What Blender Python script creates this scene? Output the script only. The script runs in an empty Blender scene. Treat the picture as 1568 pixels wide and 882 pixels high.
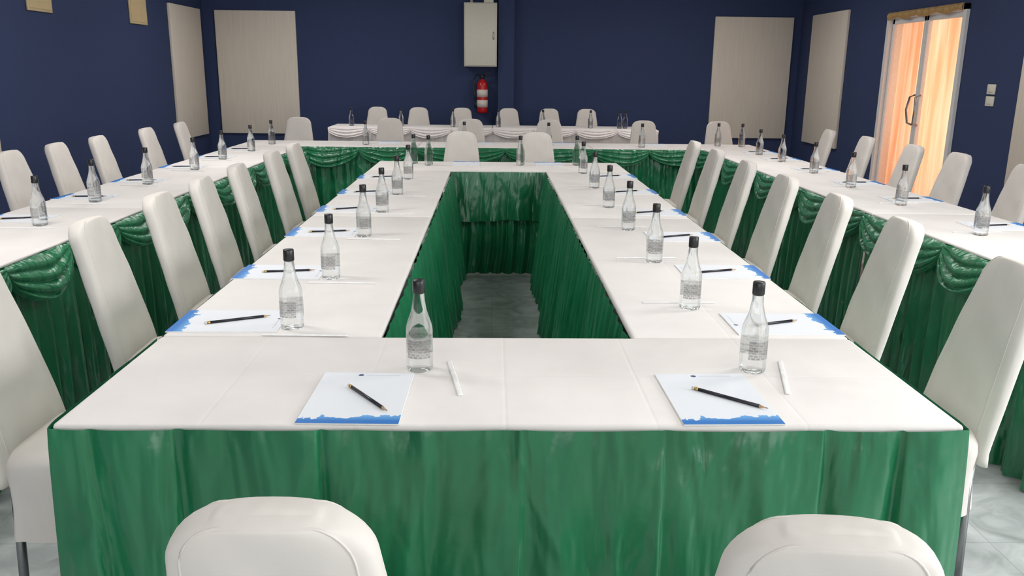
import bpy, math, random
from mathutils import Vector, Matrix
random.seed(7)
S=bpy.context.scene
S.view_settings.view_transform='Standard'
S.view_settings.look='None'
pi=math.pi
# ---------------------------------------------------------------- materials
def newmat(n):
    m=bpy.data.materials.new(n); m.use_nodes=True
    nt=m.node_tree; b=nt.nodes['Principled BSDF']; return m,nt,b
def noise_bump(nt,b,scale,strength,dist=0.01,detail=4,stretch=None,second=None):
    tc=nt.nodes.new('ShaderNodeTexCoord'); out=tc.outputs['Object']
    if stretch:
        mp=nt.nodes.new('ShaderNodeMapping'); mp.inputs['Scale'].default_value=stretch
        nt.links.new(out,mp.inputs[0]); out=mp.outputs[0]
    n=nt.nodes.new('ShaderNodeTexNoise'); n.inputs['Scale'].default_value=scale; n.inputs['Detail'].default_value=detail
    nt.links.new(out,n.inputs['Vector'])
    bp=nt.nodes.new('ShaderNodeBump'); bp.inputs['Strength'].default_value=strength; bp.inputs['Distance'].default_value=dist
    nt.links.new(n.outputs[0],bp.inputs['Height'])
    if second:
        n2=nt.nodes.new('ShaderNodeTexNoise'); n2.inputs['Scale'].default_value=second[0]; n2.inputs['Detail'].default_value=3
        nt.links.new(tc.outputs['Object'],n2.inputs['Vector'])
        b2=nt.nodes.new('ShaderNodeBump'); b2.inputs['Strength'].default_value=second[1]; b2.inputs['Distance'].default_value=second[2]
        nt.links.new(n2.outputs[0],b2.inputs['Height']); nt.links.new(bp.outputs[0],b2.inputs['Normal']); bp=b2
    nt.links.new(bp.outputs[0],b.inputs['Normal'])
    return n,tc
def last_bump(nt,b): return b.inputs['Normal'].links[0].from_socket
def color_noise(nt,b,n,c1,c2,lo=.3,hi=.7):
    r=nt.nodes.new('ShaderNodeValToRGB'); r.color_ramp.elements[0].color=(*c1,1); r.color_ramp.elements[1].color=(*c2,1)
    r.color_ramp.elements[0].position=lo; r.color_ramp.elements[1].position=hi
    nt.links.new(n.outputs[0],r.inputs[0]); nt.links.new(r.outputs[0],b.inputs['Base Color']); return r
def simple(n,c,rough=.5,metal=0,spec=.5,bump=None,**kw):
    m,nt,b=newmat(n); b.inputs['Base Color'].default_value=(*c,1); b.inputs['Roughness'].default_value=rough
    b.inputs['Metallic'].default_value=metal; b.inputs['Specular IOR Level'].default_value=spec
    for k,v in kw.items(): b.inputs[k].default_value=v
    nn,_=noise_bump(nt,b,*(bump or (60,.05,.002)))
    color_noise(nt,b,nn,tuple(x*.94 for x in c),tuple(min(1,x*1.04) for x in c))
    return m
M={}
m=simple('white_tablecloth',(.82,.785,.76),.75,spec=.25,bump=(3.5,.5,.02,3,None,(500,.08,.001))); M['cloth']=m
nt=m.node_tree; b=nt.nodes['Principled BSDF']
def MN(op,a,v=None,v2=None):
    k=nt.nodes.new('ShaderNodeMath'); k.operation=op; nt.links.new(a,k.inputs[0])
    if v is not None: k.inputs[1].default_value=v
    return k.outputs[0]
tc=nt.nodes.new('ShaderNodeTexCoord'); sx=nt.nodes.new('ShaderNodeSeparateXYZ'); nt.links.new(tc.outputs['Object'],sx.inputs[0])
prev=last_bump(nt,b)
for ax,per,off in ((0,.31,.03),(1,.63,1.89)):
    q=MN('SUBTRACT',sx.outputs[ax],off-per/2); q=MN('DIVIDE',q,per); q=MN('FRACT',q); q=MN('SUBTRACT',q,.5); q=MN('ABSOLUTE',q)
    q=MN('MULTIPLY',q,per/.006); k=nt.nodes.new('ShaderNodeMath'); k.operation='MINIMUM'; nt.links.new(q,k.inputs[0]); k.inputs[1].default_value=1
    bp=nt.nodes.new('ShaderNodeBump'); bp.inputs['Strength'].default_value=.4; bp.inputs['Distance'].default_value=.001
    nt.links.new(k.outputs[0],bp.inputs['Height']); nt.links.new(prev,bp.inputs['Normal']); prev=bp.outputs[0]
nt.links.new(prev,b.inputs['Normal'])
M['chair']=simple('chair_cover_fabric',(.73,.69,.645),.85,spec=.15,bump=(6,.7,.016,3,(1,1,.6),(500,.08,.001)))
m,nt,b=newmat('green_satin'); b.inputs['Roughness'].default_value=.31; b.inputs['Specular IOR Level'].default_value=.75
b.inputs['Sheen Weight'].default_value=.22; b.inputs['Sheen Roughness'].default_value=.4; b.inputs['Sheen Tint'].default_value=(.3,.85,.55,1)
n,tc=noise_bump(nt,b,5,.85,.07,2.5,(1.7,1.7,.5),(20,.2,.009)); n.inputs['Distortion'].default_value=.35
color_noise(nt,b,n,(.006,.135,.052),(.011,.175,.072),.35,.65); M['green']=m
M['pinkskirt']=simple('pale_skirt_fabric',(.80,.75,.74),.7,bump=(20,.3,.01,3,(1,1,.2)))
M['navy']=simple('navy_wall_paint',(.036,.054,.130),.75,spec=.25,bump=(90,.5,.004))
M['ceil']=simple('ceiling_paint',(.62,.62,.6),.9)
m,nt,b=newmat('acoustic_panel'); b.inputs['Roughness'].default_value=.7
n,tc=noise_bump(nt,b,14,.15,.003,5,(3,3,.15)); color_noise(nt,b,n,(.69,.62,.53),(.75,.68,.59)); M['panel']=m
m,nt,b=newmat('marbled_floor_tile'); b.inputs['Roughness'].default_value=.36
tc=nt.nodes.new('ShaderNodeTexCoord')
n1=nt.nodes.new('ShaderNodeTexNoise'); n1.inputs['Scale'].default_value=6; n1.inputs['Detail'].default_value=9; n1.inputs['Distortion'].default_value=1.2
nt.links.new(tc.outputs['Object'],n1.inputs['Vector'])
r=nt.nodes.new('ShaderNodeValToRGB'); e=r.color_ramp.elements
e[0].position=.34; e[0].color=(.30,.33,.325,1); e[1].position=.64; e[1].color=(.55,.58,.58,1)
nt.links.new(n1.outputs[0],r.inputs[0])
br=nt.nodes.new('ShaderNodeTexBrick'); br.offset=0; br.inputs['Scale'].default_value=1; br.inputs['Brick Width'].default_value=.4; br.inputs['Row Height'].default_value=.4
br.inputs['Mortar Size'].default_value=.002; br.inputs['Color1'].default_value=(1,1,1,1); br.inputs['Color2'].default_value=(.93,.94,.94,1); br.inputs['Mortar'].default_value=(.72,.72,.72,1)
nt.links.new(tc.outputs['Object'],br.inputs['Vector'])
mx=nt.nodes.new('ShaderNodeMix'); mx.data_type='RGBA'; mx.blend_type='MULTIPLY'; mx.inputs[0].default_value=1
nt.links.new(r.outputs[0],mx.inputs[6]); nt.links.new(br.outputs[0],mx.inputs[7]); nt.links.new(mx.outputs[2],b.inputs['Base Color'])
M['floor']=m
M['metal']=simple('steel_tube',(.35,.35,.36),.35,1)
M['wood']=simple('table_board',(.35,.24,.15),.6)
M['black']=simple('black_plastic',(.018,.018,.02),.3)
M['red']=simple('red_enamel',(.50,.012,.015),.28)
M['white']=simple('white_plastic',(.75,.75,.72),.4)
M['cream']=simple('cream_metal',(.72,.70,.60),.45)
M['alu']=simple('white_aluminium',(.76,.75,.74),.35)
M['straw']=simple('straw_paper',(.88,.88,.87),.6)
M['pencil']=simple('pencil_lacquer',(.012,.013,.02),.3)
M['pwood']=simple('pencil_wood',(.55,.36,.2),.6)
M['eraser']=simple('pencil_eraser_white',(.7,.66,.62),.6)
M['brass']=simple('pencil_ferrule',(.6,.42,.15),.35,1)
M['parch']=simple('parchment_picture',(.60,.46,.26),.7,bump=(12,.1,.002))
M['frame']=simple('picture_frame_wood',(.6,.48,.28),.5)
M['sign']=simple('label_paper',(.75,.68,.62),.6)
M['val']=simple('golden_valance',(.45,.28,.10),.5,bump=(30,.8,.02))
m,nt,b=newmat('clear_bottle'); nt.nodes.remove(b)
g=nt.nodes.new('ShaderNodeBsdfGlass'); g.inputs['IOR'].default_value=1.33; g.inputs['Roughness'].default_value=.01; g.inputs['Color'].default_value=(.95,.97,.97,1)
t=nt.nodes.new('ShaderNodeBsdfTransparent'); t.inputs[0].default_value=(.96,.97,.97,1)
ms=nt.nodes.new('ShaderNodeMixShader'); ms.inputs[0].default_value=.6
nt.links.new(t.outputs[0],ms.inputs[1]); nt.links.new(g.outputs[0],ms.inputs[2]); nt.links.new(ms.outputs[0],nt.nodes['Material Output'].inputs[0]); M['glass']=m
m,nt,b=newmat('printed_label'); b.inputs['Base Color'].default_value=(.10,.095,.10,1); b.inputs['Roughness'].default_value=.5
uv=nt.nodes.new('ShaderNodeTexCoord')
brk=nt.nodes.new('ShaderNodeTexBrick'); brk.inputs['Scale'].default_value=1; brk.inputs['Brick Width'].default_value=.19; brk.inputs['Row Height'].default_value=.14; brk.inputs['Mortar Size'].default_value=.026
brk.inputs['Color1'].default_value=(1,1,1,1); brk.inputs['Color2'].default_value=(.4,.4,.4,1); brk.inputs['Mortar'].default_value=(.35,.35,.35,1); brk.inputs['Bias'].default_value=.1
nt.links.new(uv.outputs['UV'],brk.inputs['Vector'])
tr=nt.nodes.new('ShaderNodeBsdfTransparent'); ms=nt.nodes.new('ShaderNodeMixShader')
mm=nt.nodes.new('ShaderNodeMath'); mm.operation='MULTIPLY'; mm.inputs[1].default_value=.72
nt.links.new(brk.outputs[0],mm.inputs[0]); nt.links.new(mm.outputs[0],ms.inputs[0])
nt.links.new(tr.outputs[0],ms.inputs[1]); nt.links.new(b.outputs[0],ms.inputs[2]); nt.links.new(ms.outputs[0],nt.nodes['Material Output'].inputs[0]); M['label']=m
m,nt,b=newmat('notepad_print'); b.inputs['Roughness'].default_value=.55
uv=nt.nodes.new('ShaderNodeTexCoord'); sp=nt.nodes.new('ShaderNodeSeparateXYZ'); nt.links.new(uv.outputs['UV'],sp.inputs[0])
nz=nt.nodes.new('ShaderNodeTexNoise'); nz.inputs['Scale'].default_value=5; nz.inputs['Detail'].default_value=4
nt.links.new(uv.outputs['UV'],nz.inputs['Vector'])
def math_node(op,a=None,b_=None,v1=None,v2=None):
    k=nt.nodes.new('ShaderNodeMath'); k.operation=op
    if a is not None: nt.links.new(a,k.inputs[0])
    elif v1 is not None: k.inputs[0].default_value=v1
    if b_ is not None: nt.links.new(b_,k.inputs[1])
    elif v2 is not None: k.inputs[1].default_value=v2
    return k.outputs[0]
a=math_node('MULTIPLY',math_node('SUBTRACT',nz.outputs[0],None,v2=.22),None,v2=.36)
thr=math_node('ADD',a,math_node('MULTIPLY',sp.outputs[0],None,v2=.03))
mask=math_node('LESS_THAN',sp.outputs[1],thr)
rp=nt.nodes.new('ShaderNodeValToRGB'); re=rp.color_ramp.elements
re[0].position=.05; re[0].color=(.008,.17,.55,1); re[1].position=.18; re[1].color=(.20,.52,.88,1)
nt.links.new(sp.outputs[1],rp.inputs[0])
mix=nt.nodes.new('ShaderNodeMix'); mix.data_type='RGBA'; nt.links.new(mask,mix.inputs[0])
mix.inputs[6].default_value=(.83,.86,.91,1); nt.links.new(rp.outputs[0],mix.inputs[7])
lx=math_node('SUBTRACT',sp.outputs[0],None,v2=.42); lx=math_node('MULTIPLY',lx,lx); ly=math_node('SUBTRACT',sp.outputs[1],None,v2=.945); ly=math_node('MULTIPLY',ly,None,v2=1.4); ly=math_node('MULTIPLY',ly,ly)
lg=math_node('LESS_THAN',math_node('ADD',lx,ly),None,v2=.0009)
mix2=nt.nodes.new('ShaderNodeMix'); mix2.data_type='RGBA'; nt.links.new(lg,mix2.inputs[0]); nt.links.new(mix.outputs[2],mix2.inputs[6]); mix2.inputs[7].default_value=(.03,.08,.2,1)
hx=math_node('GREATER_THAN',sp.outputs[0],None,v2=.48); hx2=math_node('LESS_THAN',sp.outputs[0],None,v2=.85)
hy=math_node('LESS_THAN',math_node('ABSOLUTE',math_node('SUBTRACT',sp.outputs[1],None,v2=.945)),None,v2=.004)
hl=math_node('MULTIPLY',math_node('MULTIPLY',hx,hx2),hy); hl=math_node('MULTIPLY',hl,None,v2=.45)
mix3=nt.nodes.new('ShaderNodeMix'); mix3.data_type='RGBA'; nt.links.new(hl,mix3.inputs[0]); nt.links.new(mix2.outputs[2],mix3.inputs[6]); mix3.inputs[7].default_value=(.2,.25,.35,1)
nt.links.new(mix3.outputs[2],b.inputs['Base Color']); M['pad']=m
m,nt,b=newmat('orange_curtain'); nt.nodes.remove(b)
tc=nt.nodes.new('ShaderNodeTexCoord'); mp=nt.nodes.new('ShaderNodeMapping'); mp.inputs['Scale'].default_value=(1,1,.06); nt.links.new(tc.outputs['Object'],mp.inputs[0])
wn=nt.nodes.new('ShaderNodeTexNoise'); wn.inputs['Scale'].default_value=14; wn.inputs['Detail'].default_value=3; nt.links.new(mp.outputs[0],wn.inputs['Vector'])
cr=nt.nodes.new('ShaderNodeValToRGB'); cr.color_ramp.elements[0].position=.35; cr.color_ramp.elements[0].color=(.82,.36,.18,1); cr.color_ramp.elements[1].position=.65; cr.color_ramp.elements[1].color=(.90,.56,.36,1)
nt.links.new(wn.outputs[0],cr.inputs[0])
d=nt.nodes.new('ShaderNodeBsdfDiffuse'); tl=nt.nodes.new('ShaderNodeBsdfTranslucent'); ms=nt.nodes.new('ShaderNodeMixShader'); ms.inputs[0].default_value=.6
nt.links.new(cr.outputs[0],d.inputs[0]); nt.links.new(cr.outputs[0],tl.inputs[0]); nt.links.new(d.outputs[0],ms.inputs[1]); nt.links.new(tl.outputs[0],ms.inputs[2]); nt.links.new(ms.outputs[0],nt.nodes['Material Output'].inputs[0]); M['curtain']=m
m,nt,b=newmat('door_glass'); nt.nodes.remove(b)
t=nt.nodes.new('ShaderNodeBsdfTransparent'); gl=nt.nodes.new('ShaderNodeBsdfGlossy'); gl.inputs['Roughness'].default_value=.02; ms=nt.nodes.new('ShaderNodeMixShader'); ms.inputs[0].default_value=.06
nt.links.new(t.outputs[0],ms.inputs[1]); nt.links.new(gl.outputs[0],ms.inputs[2]); nt.links.new(ms.outputs[0],nt.nodes['Material Output'].inputs[0]); M['dglass']=m
m,nt,b=newmat('glow_panel'); b.inputs['Base Color'].default_value=(.9,.9,.9,1); b.inputs['Emission Color'].default_value=(1,.98,.95,1); b.inputs['Emission Strength'].default_value=1.0; M['glow']=m  # self-glowing surface for the added ceiling fixtures and the window panes

# ---------------------------------------------------------------- mesh builder
class MB:
    def __init__(s): s.v=[]; s.f=[]; s.mi=[]; s.sm=[]; s.mats=[]; s.uv={}
    def mat(s,k):
        if k not in s.mats: s.mats.append(k)
        return s.mats.index(k)
    def add(s,vs,fs,k,smooth=True,M_=None):
        o=len(s.v); i=s.mat(k)
        for p in vs:
            p=Vector(p)
            if M_ is not None: p=M_@p
            s.v.append(tuple(p))
        for f in fs: s.f.append(tuple(o+q for q in f)); s.mi.append(i); s.sm.append(smooth)
        return o
    def box(s,x0,x1,y0,y1,z0,z1,k,M_=None,bev=0):
        if bev>0:
            b=bev
            def ring(ins,z):
                X0,X1,Y0,Y1=x0+ins,x1-ins,y0+ins,y1-ins; c=b*1.0; r=[]
                for (cx,cy,a0) in ((X1-c,Y0+c,-90),(X1-c,Y1-c,0),(X0+c,Y1-c,90),(X0+c,Y0+c,180)):
                    for j in range(4):
                        a=math.radians(a0+30*j); r.append((cx+c*math.cos(a),cy+c*math.sin(a),z))
                return r
            q=[(b,z0),(b*.3,z0+b*.3),(0,z0+b),(0,z1-b),(b*.3,z1-b*.3),(b*.999,z1)]
            s.loft([ring(i,z) for i,z in q],k,M_=M_,cap=True); return
        vs=[(x,y,z) for z in (z0,z1) for y in (y0,y1) for x in (x0,x1)]
        fs=[(0,2,3,1),(4,5,7,6),(0,1,5,4),(2,6,7,3),(0,4,6,2),(1,3,7,5)]
        s.add(vs,fs,k,False,M_)
    def loft(s,rings,k,cap=True,M_=None,smooth=True):
        n=len(rings[0]); vs=[p for r in rings for p in r]; fs=[]
        for i in range(len(rings)-1):
            for j in range(n):
                fs.append((i*n+j,i*n+(j+1)%n,(i+1)*n+(j+1)%n,(i+1)*n+j))
        if cap:
            fs.append(tuple(reversed(range(n)))); fs.append(tuple((len(rings)-1)*n+j for j in range(n)))
        s.add(vs,fs,k,smooth,M_)
    def lathe(s,prof,k,seg=24,M_=None):
        rings=[[(r*math.cos(2*pi*j/seg),r*math.sin(2*pi*j/seg),z) for j in range(seg)] for r,z in prof]
        s.loft(rings,k,True,M_)
    def tube(s,pts,r,k,seg=8):
        rings=[]; pts=[Vector(p) for p in pts]
        for i,p in enumerate(pts):
            d=(pts[min(i+1,len(pts)-1)]-pts[max(i-1,0)]).normalized()
            a=Vector((0,0,1)) if abs(d.z)<.9 else Vector((1,0,0))
            u=d.cross(a).normalized(); w=d.cross(u)
            rr=r[i] if isinstance(r,(list,tuple)) else r
            rings.append([tuple(p+u*rr*math.cos(2*pi*j/seg)+w*rr*math.sin(2*pi*j/seg)) for j in range(seg)])
        s.loft(rings,k)
    def grid(s,fn,nu,nv,k,uvs=False):
        vs=[fn(i/nu,j/nv) for j in range(nv+1) for i in range(nu+1)]
        fs=[(j*(nu+1)+i,j*(nu+1)+i+1,(j+1)*(nu+1)+i+1,(j+1)*(nu+1)+i) for j in range(nv) for i in range(nu)]
        o=s.add(vs,fs,k)
        if uvs:
            for j in range(nv+1):
                for i in range(nu+1): s.uv[o+j*(nu+1)+i]=(i/nu,j/nv)
    def mesh(s,name):
        me=bpy.data.meshes.new(name); me.from_pydata(s.v,[],s.f)
        for k in s.mats: me.materials.append(M[k])
        for p,i,sm in zip(me.polygons,s.mi,s.sm): p.material_index=i; p.use_smooth=sm
        if s.uv:
            ul=me.uv_layers.new()
            for l in me.loops: ul.data[l.index].uv=s.uv.get(l.vertex_index,(0.5,0.5))
        me.update(); return me
    def obj(s,name,parent=None,loc=(0,0,0),rot=0):
        return link(name,s.mesh(name),parent,loc,rot)
def link(name,me,parent=None,loc=(0,0,0),rot=0):
    o=bpy.data.objects.new(name,me); S.collection.objects.link(o); o.location=loc; o.rotation_euler=(0,0,rot)
    if parent: o.parent=parent
    return o
def empty(name,loc=(0,0,0)):
    o=bpy.data.objects.new(name,None); S.collection.objects.link(o); o.location=loc; o.empty_display_size=.1; return o

# ---------------------------------------------------------------- room shell
XW,XE,YN,YS,HC=-4.0,4.3,12.3,-3.0,2.9; T=.15
def roombox(name,boxes,k):
    m=MB()
    for bx in boxes: m.box(*bx,k)
    return m.obj(name)
roombox('floor',[(XW-T,XE+T,YS-T,YN+T,-.1,0)],'floor')
roombox('ceiling',[(XW-T,XE+T,YS-T,YN+T,HC,HC+.1)],'ceil')
roombox('wall_west',[(XW-T,XW,YS,YN,0,HC)],'navy')
DY0,DY1,DZ=7.95,9.55,2.08
roombox('wall_east',[(XE,XE+T,YS,DY0,0,HC),(XE,XE+T,DY1,YN,0,HC),(XE,XE+T,DY0,DY1,DZ,HC)],'navy')
roombox('wall_north',[(XW-T,XE+T,YN,YN+T,0,HC)],'navy')
roombox('wall_south',[(XW-T,XE+T,YS-T,YS,0,HC)],'navy')
roombox('pillar',[(.07,.29,YN-.13,YN-.001,0,HC-.001)],'navy')
def panel(x0,x1,y0,y1):
    m=MB(); m.box(x0,x1,y0,y1,.54,2.2,'panel',bev=.006); m.obj('wall_panel')
G=.002
panel(-3.82,-2.72,YN-.04,YN-G); panel(3.08,4.18,YN-.04,YN-G)
panel(XW+G,XW+.04,11.0,12.12); panel(XW+G,XW+.04,5.85,7.0)
panel(XE-.04,XE-G,10.62,11.78); panel(XE-.04,XE-G,5.85,6.98)
def picture(y0,y1,z0,z1):
    m=MB(); m.box(XW+G,XW+.02,y0,y1,z0,z1,'frame',bev=.006); m.box(XW+.018,XW+.024,y0+.025,y1-.025,z0+.025,z1-.025,'parch'); m.obj('framed_picture')
picture(7.72,8.14,1.9,2.35); picture(9.85,10.32,1.9,2.5)
m=MB(); m.box(-.40,.05,YN-.22,YN-G,1.49,2.33,'cream',bev=.008); m.box(-.385,.035,YN-.232,YN-.218,1.505,2.315,'cream',bev=.004)
m.box(-.005,.012,YN-.245,YN-.23,1.85,1.95,'metal',bev=.003); m.box(-.13,.0,YN-.2,YN-.03,2.33,2.40,'cream',bev=.006)
m.tube([(-.3,YN-.05,2.33),(-.3,YN-.05,HC-.005)],.02,'cream'); m.obj('electrical_cabinet')
m=MB(); Mx=Matrix.Translation((-.15,YN-.12,.86))
m.lathe([(0.0,0),(.06,0),(.072,.012),(.075,.04),(.075,.37),(.068,.41),(.045,.44),(.022,.455),(.02,.475),(0,.475)],'red',28,Mx)
m.lathe([(.0755,.22),(.0762,.22),(.0762,.32),(.0755,.32)],'sign',28,Mx)
m.lathe([(.0755,.08),(.0762,.08),(.0762,.18),(.0755,.18)],'sign',28,Mx)
m.lathe([(.0,.47),(.025,.47),(.025,.51),(.012,.52),(0,.52)],'black',16,Mx)
m.tube([(-.15,YN-.12,1.36),(-.10,YN-.13,1.40),(-.04,YN-.14,1.42)],.009,'black'); m.tube([(-.15,YN-.12,1.35),(-.09,YN-.13,1.36),(-.04,YN-.14,1.35)],.008,'black')
m.tube([(-.16,YN-.12,1.36),(-.22,YN-.13,1.38),(-.265,YN-.13,1.32),(-.27,YN-.13,1.2),(-.255,YN-.13,1.1),(-.235,YN-.13,1.0)],.012,'black')
m.lathe([(0,.0),(.022,0),(.012,.1),(0,.1)],'black',12,Matrix.Translation((-.235,YN-.13,.93)))
m.box(-.19,-.11,YN-.05,YN-G,1.1,1.2,'metal'); m.obj('fire_extinguisher')
for z in (1.335,1.235):
    m=MB(); m.box(XE-.012,XE-.001,7.36,7.48,z-.042,z+.042,'cream',bev=.003); m.box(XE-.018,XE-.01,7.39,7.45,z-.025,z+.025,'cream',bev=.002); m.obj('light_switch')
m=MB(); m.box(XW+.001,XW+.012,10.2,10.32,.45,.53,'white',bev=.003); m.box(XW+.01,XW+.014,10.235,10.285,.475,.505,'black'); m.obj('wall_socket')
D=empty('door_1',(XE,8.75,0))
def dpart(name,fn):
    m=MB(); fn(m); o=m.obj(name); o.parent=D; o.matrix_parent_inverse=Matrix.Translation((-XE,-8.75,0)); return o
def fr(m):
    m.box(XE-.03,XE+T+.01,DY0,DY0+.06,0,DZ,'alu'); m.box(XE-.03,XE+T+.01,DY1-.06,DY1,0,DZ,'alu'); m.box(XE-.03,XE+T+.01,DY0,DY1,DZ-.05,DZ,'alu')
dpart('door_frame',fr)
yc=(DY0+DY1)/2
def leaf(a,b):
    def f(m):
        x0,x1=XE+.01,XE+.05
        m.box(x0,x1,a,a+.045,.01,DZ-.055,'alu',bev=.004); m.box(x0,x1,b-.045,b,.01,DZ-.055,'alu',bev=.004)
        m.box(x0,x1,a,b,.01,.10,'alu',bev=.004); m.box(x0,x1,a,b,DZ-.11,DZ-.055,'alu',bev=.004)
        m.box(x0+.018,x0+.024,a+.04,b-.04,.08,DZ-.08,'dglass')
    return f
dpart('leaf_1',leaf(DY0+.062,yc-.002)); dpart('leaf_2',leaf(yc+.002,DY1-.062))
for nme,y,sg in (('handle_1',yc-.07,-1),('handle_2',yc+.05,1)):
    dpart(nme,lambda m:m.tube([(XE+.01,y,.95),(XE-.04,y,.97),(XE-.05,y+.03*sg,1.1),(XE-.04,y,1.23),(XE+.01,y,1.25)],.011,'metal'))
def cf(m):
    def f(u,v):
        y=DY0+.03+u*(DY1-DY0-.06); return (XE+.11+.022*math.sin(u*58+2*math.sin(u*9)),y,.03+v*(DZ-.1))
    m.grid(f,220,6,'curtain')
dpart('curtain',cf)
def vf(m):
    def f(u,v):
        y=DY0+.05+u*(DY1-DY0-.1); return (XE-.035-.02*math.sin(v*pi)-.008*math.sin(u*70),y,DZ-.06+v*.07+.012*math.sin(u*23)*(1-v))
    m.grid(f,90,6,'val')
dpart('valance',vf)

# ---------------------------------------------------------------- tables
def skirt(m,pts,z0,z1,amp,flare,wl,seed,k='green',knife=None,off=.004,nz=20):
    P=[];L=0
    st=.004 if knife else .006
    for a,b in zip(pts[:-1],pts[1:]):
        a=Vector(a);b=Vector(b);l=(b-a).length;n=max(2,int(l/st)); d=(b-a)/l
        for i in range(n+(1 if b==Vector(pts[-1]) else 0)):
            P.append((a+(b-a)*i/n,Vector((d.y,-d.x)),L+l*i/n))
        L+=l
    N=[]
    for i in range(len(P)):
        q=Vector((0,0))
        for j in range(max(0,i-3),min(len(P),i+4)): q+=P[j][1]
        N.append(q.normalized())
    rnd=random.Random(seed); A=[rnd.uniform(0,6) for _ in range(6)]
    def pleat(s):
        ph=s*2*pi/wl+.9*math.sin(s*4.1+A[0])+.6*math.sin(s*9.3+A[1])
        p=.85*abs(math.sin(ph/2))**.8+.10*math.sin(2.1*ph+A[2])
        return p*(.8+.2*math.sin(s*6.1+A[5]))
    vs=[]
    for j in range(nz+1):
        t=j/nz
        for i,(p,_,s) in enumerate(P):
            sag=.0025*abs(math.sin(s*pi/.31+A[3]))
            if knife:
                base=.007+.042*t**.7; f=1
                for (c,wd,dep,lean) in knife:
                    x=s-c-lean*.05*t; wl_=.004+.004*t; wr=wd*(.5+1.2*t)
                    if lean<0: x=-x
                    g=math.exp(-(x/(wr if x>0 else wl_))**2)
                    f-=dep*g
                d=off+flare*t+base*max(0,f)
                d+=amp*.25*t*(math.sin(s*6.2+A[0]+.6*t)+.6*math.sin(s*14.7+A[1]+1.3*t)+.36*math.sin(s*31+A[2]-1.7*t)+.13*math.sin(s*57+A[3]+2*t))+amp*.05*t
                ce=min(abs(s-.59),abs(s-.59-1.863)); d*=(1-.45*math.exp(-(ce/.03)**2))
                d=max(.002,d)
            else:
                d=off+flare*t**1.3+amp*(.12+.88*t**.7)*(pleat(s+.03*math.sin(2.2*t+A[4])*t)+.08*math.sin(s*37+A[2]+2*t)*t)
                d=max(.003,d)
            q=p+N[i]*d
            z=z0-sag*(1-t)-(z0-z1)*t+ (.008*math.sin(s*11+A[0])*t if z1>.02 else 0)
            vs.append((q.x,q.y,z))
    n=len(P); fs=[(j*n+i,(j+1)*n+i,(j+1)*n+i+1,j*n+i+1) for j in range(nz) for i in range(n-1)]
    m.add(vs,fs,k)
def swag(m,p0,p1,z0,n,drop=.13,k='green'):
    p0=Vector(p0);p1=Vector(p1);d=(p1-p0);L=d.length;d/=L;nn=Vector((d.y,-d.x)); w=L/n
    for c in range(n):
        ph=random.uniform(0,.8); dd=drop*random.uniform(.85,1.2); sk_=random.uniform(-.15,.15)
        def f(u,v):
            q=p0+d*(w*(c+u)); uu=u+sk_*u*(1-u)*2; e=max(0,math.sin(pi*uu))**.55
            dr=.035+dd*e
            rip=abs(math.sin(v*pi*3.5+ph+.5*math.sin(u*6+ph*5)))**.8
            out=.020+(.020+.045*e)*v**.6+.028*rip*(.25+.75*e)*(.4+.6*v)
            if v>.93: out-=(v-.93)/.07*.045*(.4+.6*e)
            edge=min(u,1-u)
            if edge<.07: out+=.018*(1-edge/.07)*(1-.5*v)
            q=q+nn*out; return (q.x,q.y,z0-v*dr)
        m.grid(f,40,56,k)
def table(x0,x1,y0,y1,skirts=(),swags=(),board='cloth'):
    E=empty('banquet_table',((x0+x1)/2,(y0+y1)/2,0)); inv=Matrix.Translation((-(x0+x1)/2,-(y0+y1)/2,0))
    def fin(m,n): o=m.obj(n); o.parent=E; o.matrix_parent_inverse=inv
    g=.0025
    m=MB(); m.box(x0+g,x1-g,y0+g,y1-g,.728,.75,'cloth',bev=.006); fin(m,'tablecloth')
    m=MB(); m.box(x0+.02,x1-.02,y0+.02,y1-.02,.70,.727,'wood'); fin(m,'tabletop')
    m=MB()
    for x in (x0+.07,x1-.07):
        for y in (y0+.07,y1-.07): m.tube([(x,y,0),(x,y,.70)],.014,'metal')
    if x1-x0>y1-y0:
        for x in (x0+.07,x1-.07): m.tube([(x,y0+.07,.12),(x,y1-.07,.12)],.01,'metal')
    else:
        for y in (y0+.07,y1-.07): m.tube([(x0+.07,y,.12),(x1-.07,y,.12)],.01,'metal')
    fin(m,'leg_frame')
    for i,sk in enumerate(skirts):
        m=MB(); skirt(m,**sk); fin(m,'skirt_%d'%(i+1))
    for i,sw in enumerate(swags):
        m=MB(); swag(m,*sw); fin(m,'swag_%d'%(i+1))
ZS=.745
XL0,XL1,XR0,XR1=-.885,-.296,.381,.978; Y0,Y1,Y2,Y3=1.60,2.19,6.09,6.70; YM=4.12
def sk(pts,amp=.04,flare=.03,wl=.12,seed=1,z0=ZS,z1=.01,**k): return dict(pts=pts,z0=z0,z1=z1,amp=amp,flare=flare,wl=wl,seed=seed,**k)
L0=.59
table(XL0,XR1,Y0,Y1,[sk([(XL0,Y1),(XL0,Y0),(XR1,Y0),(XR1,Y1)],amp=.05,flare=.0,wl=.34,seed=3,
     knife=[(.3,.05,.9,0),(L0+.075,.05,1.2,.9),(L0+.25,.035,1.3,.3),(L0+.54,.026,1.1,.2),(L0+.95,.05,.35,.1),(L0+1.24,.03,.45,.1),(L0+1.57,.032,1.2,.1),(L0+1.73,.03,1.1,-.1),(L0+2.2,.04,.9,0)]),
     sk([(XR0,Y1),(XL1,Y1)],amp=.03,flare=.05,seed=5)])
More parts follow.
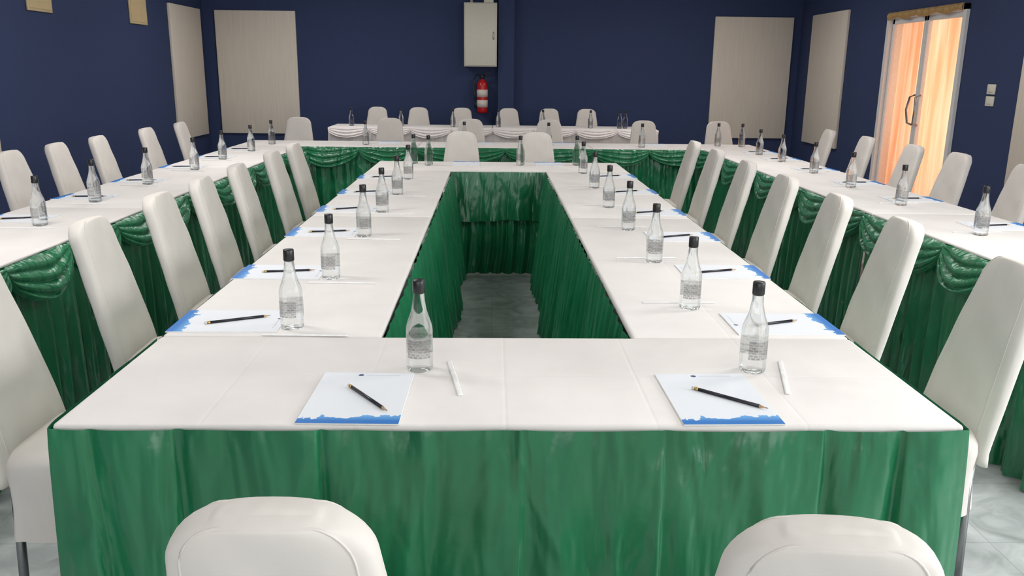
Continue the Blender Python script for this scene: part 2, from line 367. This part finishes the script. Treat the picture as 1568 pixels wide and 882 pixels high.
table(XL0,XR1,Y2,Y3,[sk([(XL1,Y2),(XR0,Y2)],amp=.06,flare=.03,wl=.2,seed=9,z1=.40,off=.02),
     sk([(XL1,Y2),(XR0,Y2)],amp=.06,flare=.01,wl=.095,seed=10,z0=.5,off=.01)])
for a,b,s in ((Y1,YM,11),(YM,Y2,12)):
    table(XL0,XL1,a,b,[sk([(XL1,a),(XL1,b)],amp=.08,flare=.04,wl=.13,seed=s),sk([(XL0,b),(XL0,a)],amp=.015,flare=0.0,seed=s+20)])
    table(XR0,XR1,a,b,[sk([(XR0,b),(XR0,a)],amp=.085,flare=.04,wl=.10,seed=s+5),sk([(XR1,a),(XR1,b)],amp=.015,flare=0.0,seed=s+25)])
OL0,OL1,OR0,OR1=-2.37,-1.76,1.97,2.58; OY=[2.5,4.32,6.14,7.95]; OB0,OB1=7.95,8.56
for i in range(3):
    a,b=OY[i],OY[i+1]
    p=[(OL1,a),(OL1,b)]
    if i==0: p=[(OL0,a)]+p
    table(OL0,OL1,a,b,[sk(p,amp=.07,flare=.0,wl=.10,seed=40+i)],[((OL1,a),(OL1,b),.748,4)])
    a2=a+.2 if i==0 else a
    p=[(OR0,b),(OR0,a2)]
    if i==0: p=p+[(OR1,a2)]
    table(OR0,OR1,a2,b,[sk(p,amp=.07,flare=.0,wl=.10,seed=50+i)],[((OR0,b),(OR0,a2),.748,4)])
bx=[OL0,-.7,.93,OR1]
for i in range(3):
    a,b=max(bx[i],OL1),min(bx[i+1],OR0)
    table(bx[i],bx[i+1],OB0,OB1,[sk([(a,OB0),(b,OB0)],amp=.05,flare=.01,wl=.12,seed=60+i)],[((a,OB0),(b,OB0),.748,2)])
HY=10.65
for a,b,s in ((-2.02,.0,70),(.0,2.05,71)):
    p=[(a,HY),(b,HY)]
    if s==70: p=[(a,HY+.6)]+p
    else: p=p+[(b,HY+.6)]
    table(a,b,HY,HY+.6,[sk(p,amp=.05,flare=.01,wl=.12,seed=s,k='pinkskirt')],[((a,HY),(b,HY),.748,4,.08,'pinkskirt')])

# ---------------------------------------------------------------- chair
def sring(w,t,cy,z,n=48,e=3.5,tilt=0,crown=0,wr=0):
    r=[]
    for j in range(n):
        a=2*pi*j/n; c,s_=math.cos(a),math.sin(a)
        x=w*math.copysign(abs(c)**(2/e),c); y=t*math.copysign(abs(s_)**(2/e),s_)
        k=wr*(math.sin(x*38+z*17+1)*math.sin(z*23+2+x*9)+.6*math.sin(z*41-x*25))*(1 if s_>0 else -1)
        r.append((x+.25*wr*math.sin(z*33+c*2),cy+y+k*(1-abs(c)**3),z+tilt*y-crown*abs(x/.13)**2.4))
    return r
def make_chair():
    m=MB(); rings=[]
    ZT=.946; zb=.40; rc=.054
    prof=[]
    for i in range(26): prof.append((zb+(ZT-rc-zb)*i/25,0,1))
    for i in range(1,9):
        a=i/8*pi/2; prof.append((ZT-rc+rc*math.sin(a)*.93,rc*(1-math.cos(a))*.95,1-.10*(i/8)**2))
    wlast=prof[-1][1]
    for zz,ww,tt in ((ZT-.0028,wlast+.003,.80),(ZT-.0009,wlast+.006,.55),(ZT,wlast+.010,.24)): prof.append((zz,ww,tt))
    for z,ins,tf in prof:
        h=(z-zb)/(ZT-zb)
        w=.180-.061*h**1.0+.006*math.sin(h*pi)-ins
        t=(.023+.010*math.sin(min(1,h*1.2)*pi*.5))*tf
        y=-.02-.115*max(0,(z-.44))/.515-.018*h*h
        rings.append(sring(w,t,y,z,48,3.4,tilt=.2,crown=.010*max(0,h-.3)/.7,wr=.0022*tf*(1 if h<.9 else .4)))
    m.loft(rings,'chair')
    for sy in (-1,1):
        pts=[]
        for side in (-1,1):
            idx=list(range(4,34)); idx=idx if side==-1 else idx[::-1]
            for i in idx:
                r=rings[i]
                tgt=math.radians(48) if side>0 else math.radians(132)
                if sy<0: tgt=2*pi-tgt
                j=int(round(tgt/(2*pi)*48))%48
                pts.append(r[j])
        m.tube(pts,.0017,'chair',6)
    rs=[]
    def srg(w,d,z,wav,n=64):
        r=[]
        for j in range(n):
            a=2*pi*j/n; c,s_=math.cos(a),math.sin(a); e=5
            k=1+wav*math.sin(9*a+1)+wav*.5*math.sin(17*a)
            r.append((w*k*math.copysign(abs(c)**(2/e),c),.155+d*k*math.copysign(abs(s_)**(2/e),s_),z+.004*math.sin(a*3)))
        return r
    for w,d,z,wv in ((.05,.05,.492,0),(.15,.13,.490,0),(.180,.165,.482,0),(.192,.177,.464,0),(.195,.180,.44,0),(.192,.178,.40,.006),(.190,.177,.35,.012),(.192,.179,.30,.018),(.194,.181,.26,.024)):
        rs.append(srg(w,d,z,wv))
    n=64; vs=[p for r in rs for p in r]; fs=[(i*n+j,(i+1)*n+j,(i+1)*n+(j+1)%n,i*n+(j+1)%n) for i in range(len(rs)-1) for j in range(n)]+[tuple(range(n))]
    m.add(vs,fs,'chair')
    for sx in (-.155,.155):
        m.tube([(sx,.30,0),(sx,.29,.45)],.0125,'metal'); m.tube([(sx,-.01,0),(sx,.01,.45)],.0125,'metal')
    return m.mesh('banquet_chair')
CH=make_chair()
def chair(x,y,deg):
    r=math.radians(deg); link('banquet_chair',CH,None,(x,y,0),r)
R=random.Random(3)
for y in (2.17,2.88,3.49,4.02,4.60,5.34,5.92): chair(-1.228,y,-90+R.uniform(-2,4))
for y in (2.30,3.00,3.62,4.30,5.02,5.76,6.45): chair(1.338+.010*(y-2),y,90+R.uniform(-4,2))
for y in (4.45,5.2,5.78,6.4,7.3,8.1): chair(-2.77,y,-90+R.uniform(-4,4))
for y in (4.2,4.93,5.66,6.3,7.12,7.95): chair(2.99,y,90+R.uniform(-4,4))
for x in (-2.03,-1.08,-.23,.6,1.6,2.4): chair(x,8.97,180+R.uniform(-3,3))
for x in (-.26,.37): chair(x,7.08,180)
for x in (-1.56,-1.0,-.42,.22,.77,1.27): chair(x,11.62,180+R.uniform(-3,3))
chair(-.262,1.055,0); chair(.414,1.01,-6)

# ---------------------------------------------------------------- bottles
def make_bottle():
    m=MB()
    m.lathe([(0.0001,.004),(.018,.003),(.026,0),(.0305,.003),(.032,.010),(.032,.098),(.0312,.108),(.028,.120),(.0225,.135),(.0175,.152),(.0142,.172),(.0128,.192),(.0128,.197),(.0001,.197)],'glass',32)
    m.lathe([(.0001,.190),(.0134,.190),(.0145,.193),(.0145,.219),(.0135,.222),(.0001,.222)],'black',20)
    for a0 in (-.95,pi-.95):
        m.grid(lambda u,v:(.0325*math.cos(a0+u*1.9),.0325*math.sin(a0+u*1.9),.036+v*.046),16,3,'label',True)
    return m.mesh('water_bottle')
BT=make_bottle()
def bottle(x,y,rot=None): link('water_bottle',BT,None,(x,y,.7501),R.uniform(0,6.28) if rot is None else rot)
bottle(-.172,1.934,-pi/2); bottle(.632,1.934,-pi/2+.3)
Lb=[(-.553,2.27),(-.553,2.85),(-.551,3.61),(-.553,4.25),(-.545,4.87),(-.55,5.58)]
Rb=[(.605,2.49),(.615,3.14),(.62,3.81),(.616,4.46),(.628,5.22),(.635,5.98)]
for p in Lb+Rb: bottle(*p,-pi/2+R.uniform(-.5,.5))
for p in ((-.6,6.52),(-.48,6.42),(.21,6.47),(.64,6.5)): bottle(*p)
OLb=[(-2.03,3.81),(-2.10,4.51),(-2.10,5.22),(-2.08,6.0),(-2.10,6.7),(-2.07,7.4),(-2.07,8.1)]
ORb=[(2.21,3.74),(2.26,4.62),(2.28,5.35),(2.33,6.13),(2.35,6.9),(2.35,7.5),(2.42,8.3),(2.2,8.35)]
for p in OLb+ORb+[(-1.2,8.15),(1.42,8.15),(-.27,8.17),(.53,8.17)]: bottle(*p)
for x in (-1.77,-1.15,-.5,.07,.63,1.23,1.6,1.67): bottle(x,10.86)

# ---------------------------------------------------------------- stationery
def make_pad():
    m=MB(); m.box(-.105,.105,-.1485,.1485,0,.003,'straw')
    m.grid(lambda u,v:(-.105+.21*u,-.1485+.297*v,.0032),1,1,'pad',True); return m.mesh('notepad')
PD=make_pad()
def make_pencil():
    m=MB(); r=.0038
    m.tube([(-.09,0,r),(-.083,0,r)],r*.95,'eraser',10); m.tube([(-.083,0,r),(-.074,0,r)],r*1.05,'brass',10)
    m.tube([(-.074,0,r),(.072,0,r)],r,'pencil',6); m.tube([(.072,0,r),(.086,0,r)],[r,.0012],'pwood',8); m.tube([(.086,0,r),(.092,0,r)],[.0012,.0003],'black',6)
    return m.mesh('pencil')
PC=make_pencil()
mS=MB(); mS.box(-.115,.115,-.006,.006,0,.004,'straw',bev=.0018); ST=mS.mesh('wrapped_straw')
def pad(x,y,deg): link('notepad',PD,None,(x,y,.7503),math.radians(deg))
def pencil(x,y,deg): link('pencil',PC,None,(x,y,.7537),math.radians(deg))
def straw(x,y,deg): link('wrapped_straw',ST,None,(x,y,.7503),math.radians(deg))
pad(-.290,1.751,-1); pencil(-.270,1.735,-55); straw(-.086,1.875,99)
pad(.496,1.751,1); pencil(.522,1.738,-42); straw(.694,1.885,76)
for i,(x,y) in enumerate(Lb):
    yy=y+.055+.02*(i>0); pad(-.7375,yy,-90+R.uniform(-1,1)); pencil(-.72+R.uniform(-.02,.02),yy+.0,18+R.uniform(-8,8)); straw(x+.05,y-.075,R.uniform(-3,3))
for i,(x,y) in enumerate(Rb):
    yy=y-.17; pad(.828,yy,90+R.uniform(-1,1)); pencil(.80,yy-.01,22+R.uniform(-8,8)); straw(x-.02,y+.06,R.uniform(-3,3))
for i,(x,y) in enumerate(OLb[:6]):
    pad(-2.215,y+.16,-90+R.uniform(-3,3)); pencil(-2.2,y+.15,15+R.uniform(-10,10)); straw(x-.02,y-.08,R.uniform(-5,5))
for i,(x,y) in enumerate(ORb[:6]):
    pad(2.42,y+.22,90+R.uniform(-3,3)); pencil(2.40,y+.22,10+R.uniform(-10,10)); straw(x+.02,y+.06,R.uniform(-5,5))
for x in (-1.0,-.1,.7,1.6): pad(x,8.385,180)
for x in (-.2,.43): pad(x,6.54 if x>0 else 6.53,180)

# ---------------------------------------------------------------- lights
def area(name,loc,dirv,sx,sy,e,col=(1,1,1)):
    l=bpy.data.lights.new(name,'AREA'); l.shape='RECTANGLE'; l.size=sx; l.size_y=sy; l.energy=e; l.color=col
    o=bpy.data.objects.new(name,l); S.collection.objects.link(o); o.location=loc; o.rotation_euler=Vector(dirv).to_track_quat('-Z','Y').to_euler(); return o
for y,e in ((-.5,15),(3.0,33),(6.5,29),(10.0,28)):
    for x in (-2.0,2.2):
        m=MB(); m.box(x-.62,x+.62,y-.32,y+.32,HC-.04,HC-.001,'alu',bev=.005); m.box(x-.58,x+.58,y-.28,y+.28,HC-.045,HC-.038,'glow'); m.obj('added_ceiling_light')  # unseen ceiling fixture, added to brighten the tabletops
        area('added_ceiling_fill',(x,y,HC-.06),(0,0,-1),1.2,.6,e*(1.12 if x<0 else 1),(1,.965,.94))  # area fill under the added fixture
def window(name,bx,axis):
    m=MB(); x0,x1,y0,y1,z0,z1=bx
    m.box(*bx,'glow')  # pane glows by emission in place of daylight; wall behind is solid
    if axis=='y':
        n=4
        for i in range(n+1):
            x=x0+(x1-x0)*i/n; m.box(x-.03,x+.03,y0-.0,y1+.03,z0,z1,'alu')
        for z in (z0,z1): m.box(x0-.03,x1+.03,y0,y1+.03,z-.03,z+.03,'alu')
    else:
        n=3
        for i in range(n+1):
            y=y0+(y1-y0)*i/n; m.box(x0-.03,x1,y-.03,y+.03,z0,z1,'alu')
        for z in (z0,z1): m.box(x0-.03,x1,y0-.03,y1+.03,z-.03,z+.03,'alu')
    m.obj(name)
window('window_1',(-3,3,YS+.001,YS+.03,.9,2.3),'y')
area('window_daylight',(0,YS+.1,1.6),(0,1,-.1),6,1.4,46,(.97,.985,1))
window('window_2',(XE-.03,XE-.001,-1.5,2.5,.9,2.3),'x')
area('window_daylight',(XE-.1,.5,1.6),(-1,0,-.1),4,1.4,135,(.98,.99,1))
area('outdoor_daylight',(XE+1.0,8.75,1.2),(-1,0,0),1.8,2.3,54,(1,.96,.9))
w=bpy.data.worlds.new('sky'); S.world=w; w.use_nodes=True
w.node_tree.nodes['Background'].inputs[0].default_value=(.9,.95,1,1); w.node_tree.nodes['Background'].inputs[1].default_value=.5

# ---------------------------------------------------------------- camera
cd=bpy.data.cameras.new('camera'); cam=bpy.data.objects.new('camera',cd); S.collection.objects.link(cam); S.camera=cam
cd.sensor_width=36; cd.lens=36*1300/1568; cd.clip_start=.05
yaw,p,ro=math.radians(1.40),math.radians(14.4),math.radians(.67)
F=Vector((math.sin(yaw)*math.cos(p),math.cos(yaw)*math.cos(p),-math.sin(p))); R0=Vector((math.cos(yaw),-math.sin(yaw),0)); U0=R0.cross(F)
Rt=R0*math.cos(ro)+U0*math.sin(ro); Up=U0*math.cos(ro)-R0*math.sin(ro)
mt=Matrix((Rt,Up,-F)).transposed().to_4x4(); mt.translation=(0,0,1.45); cam.matrix_world=mt
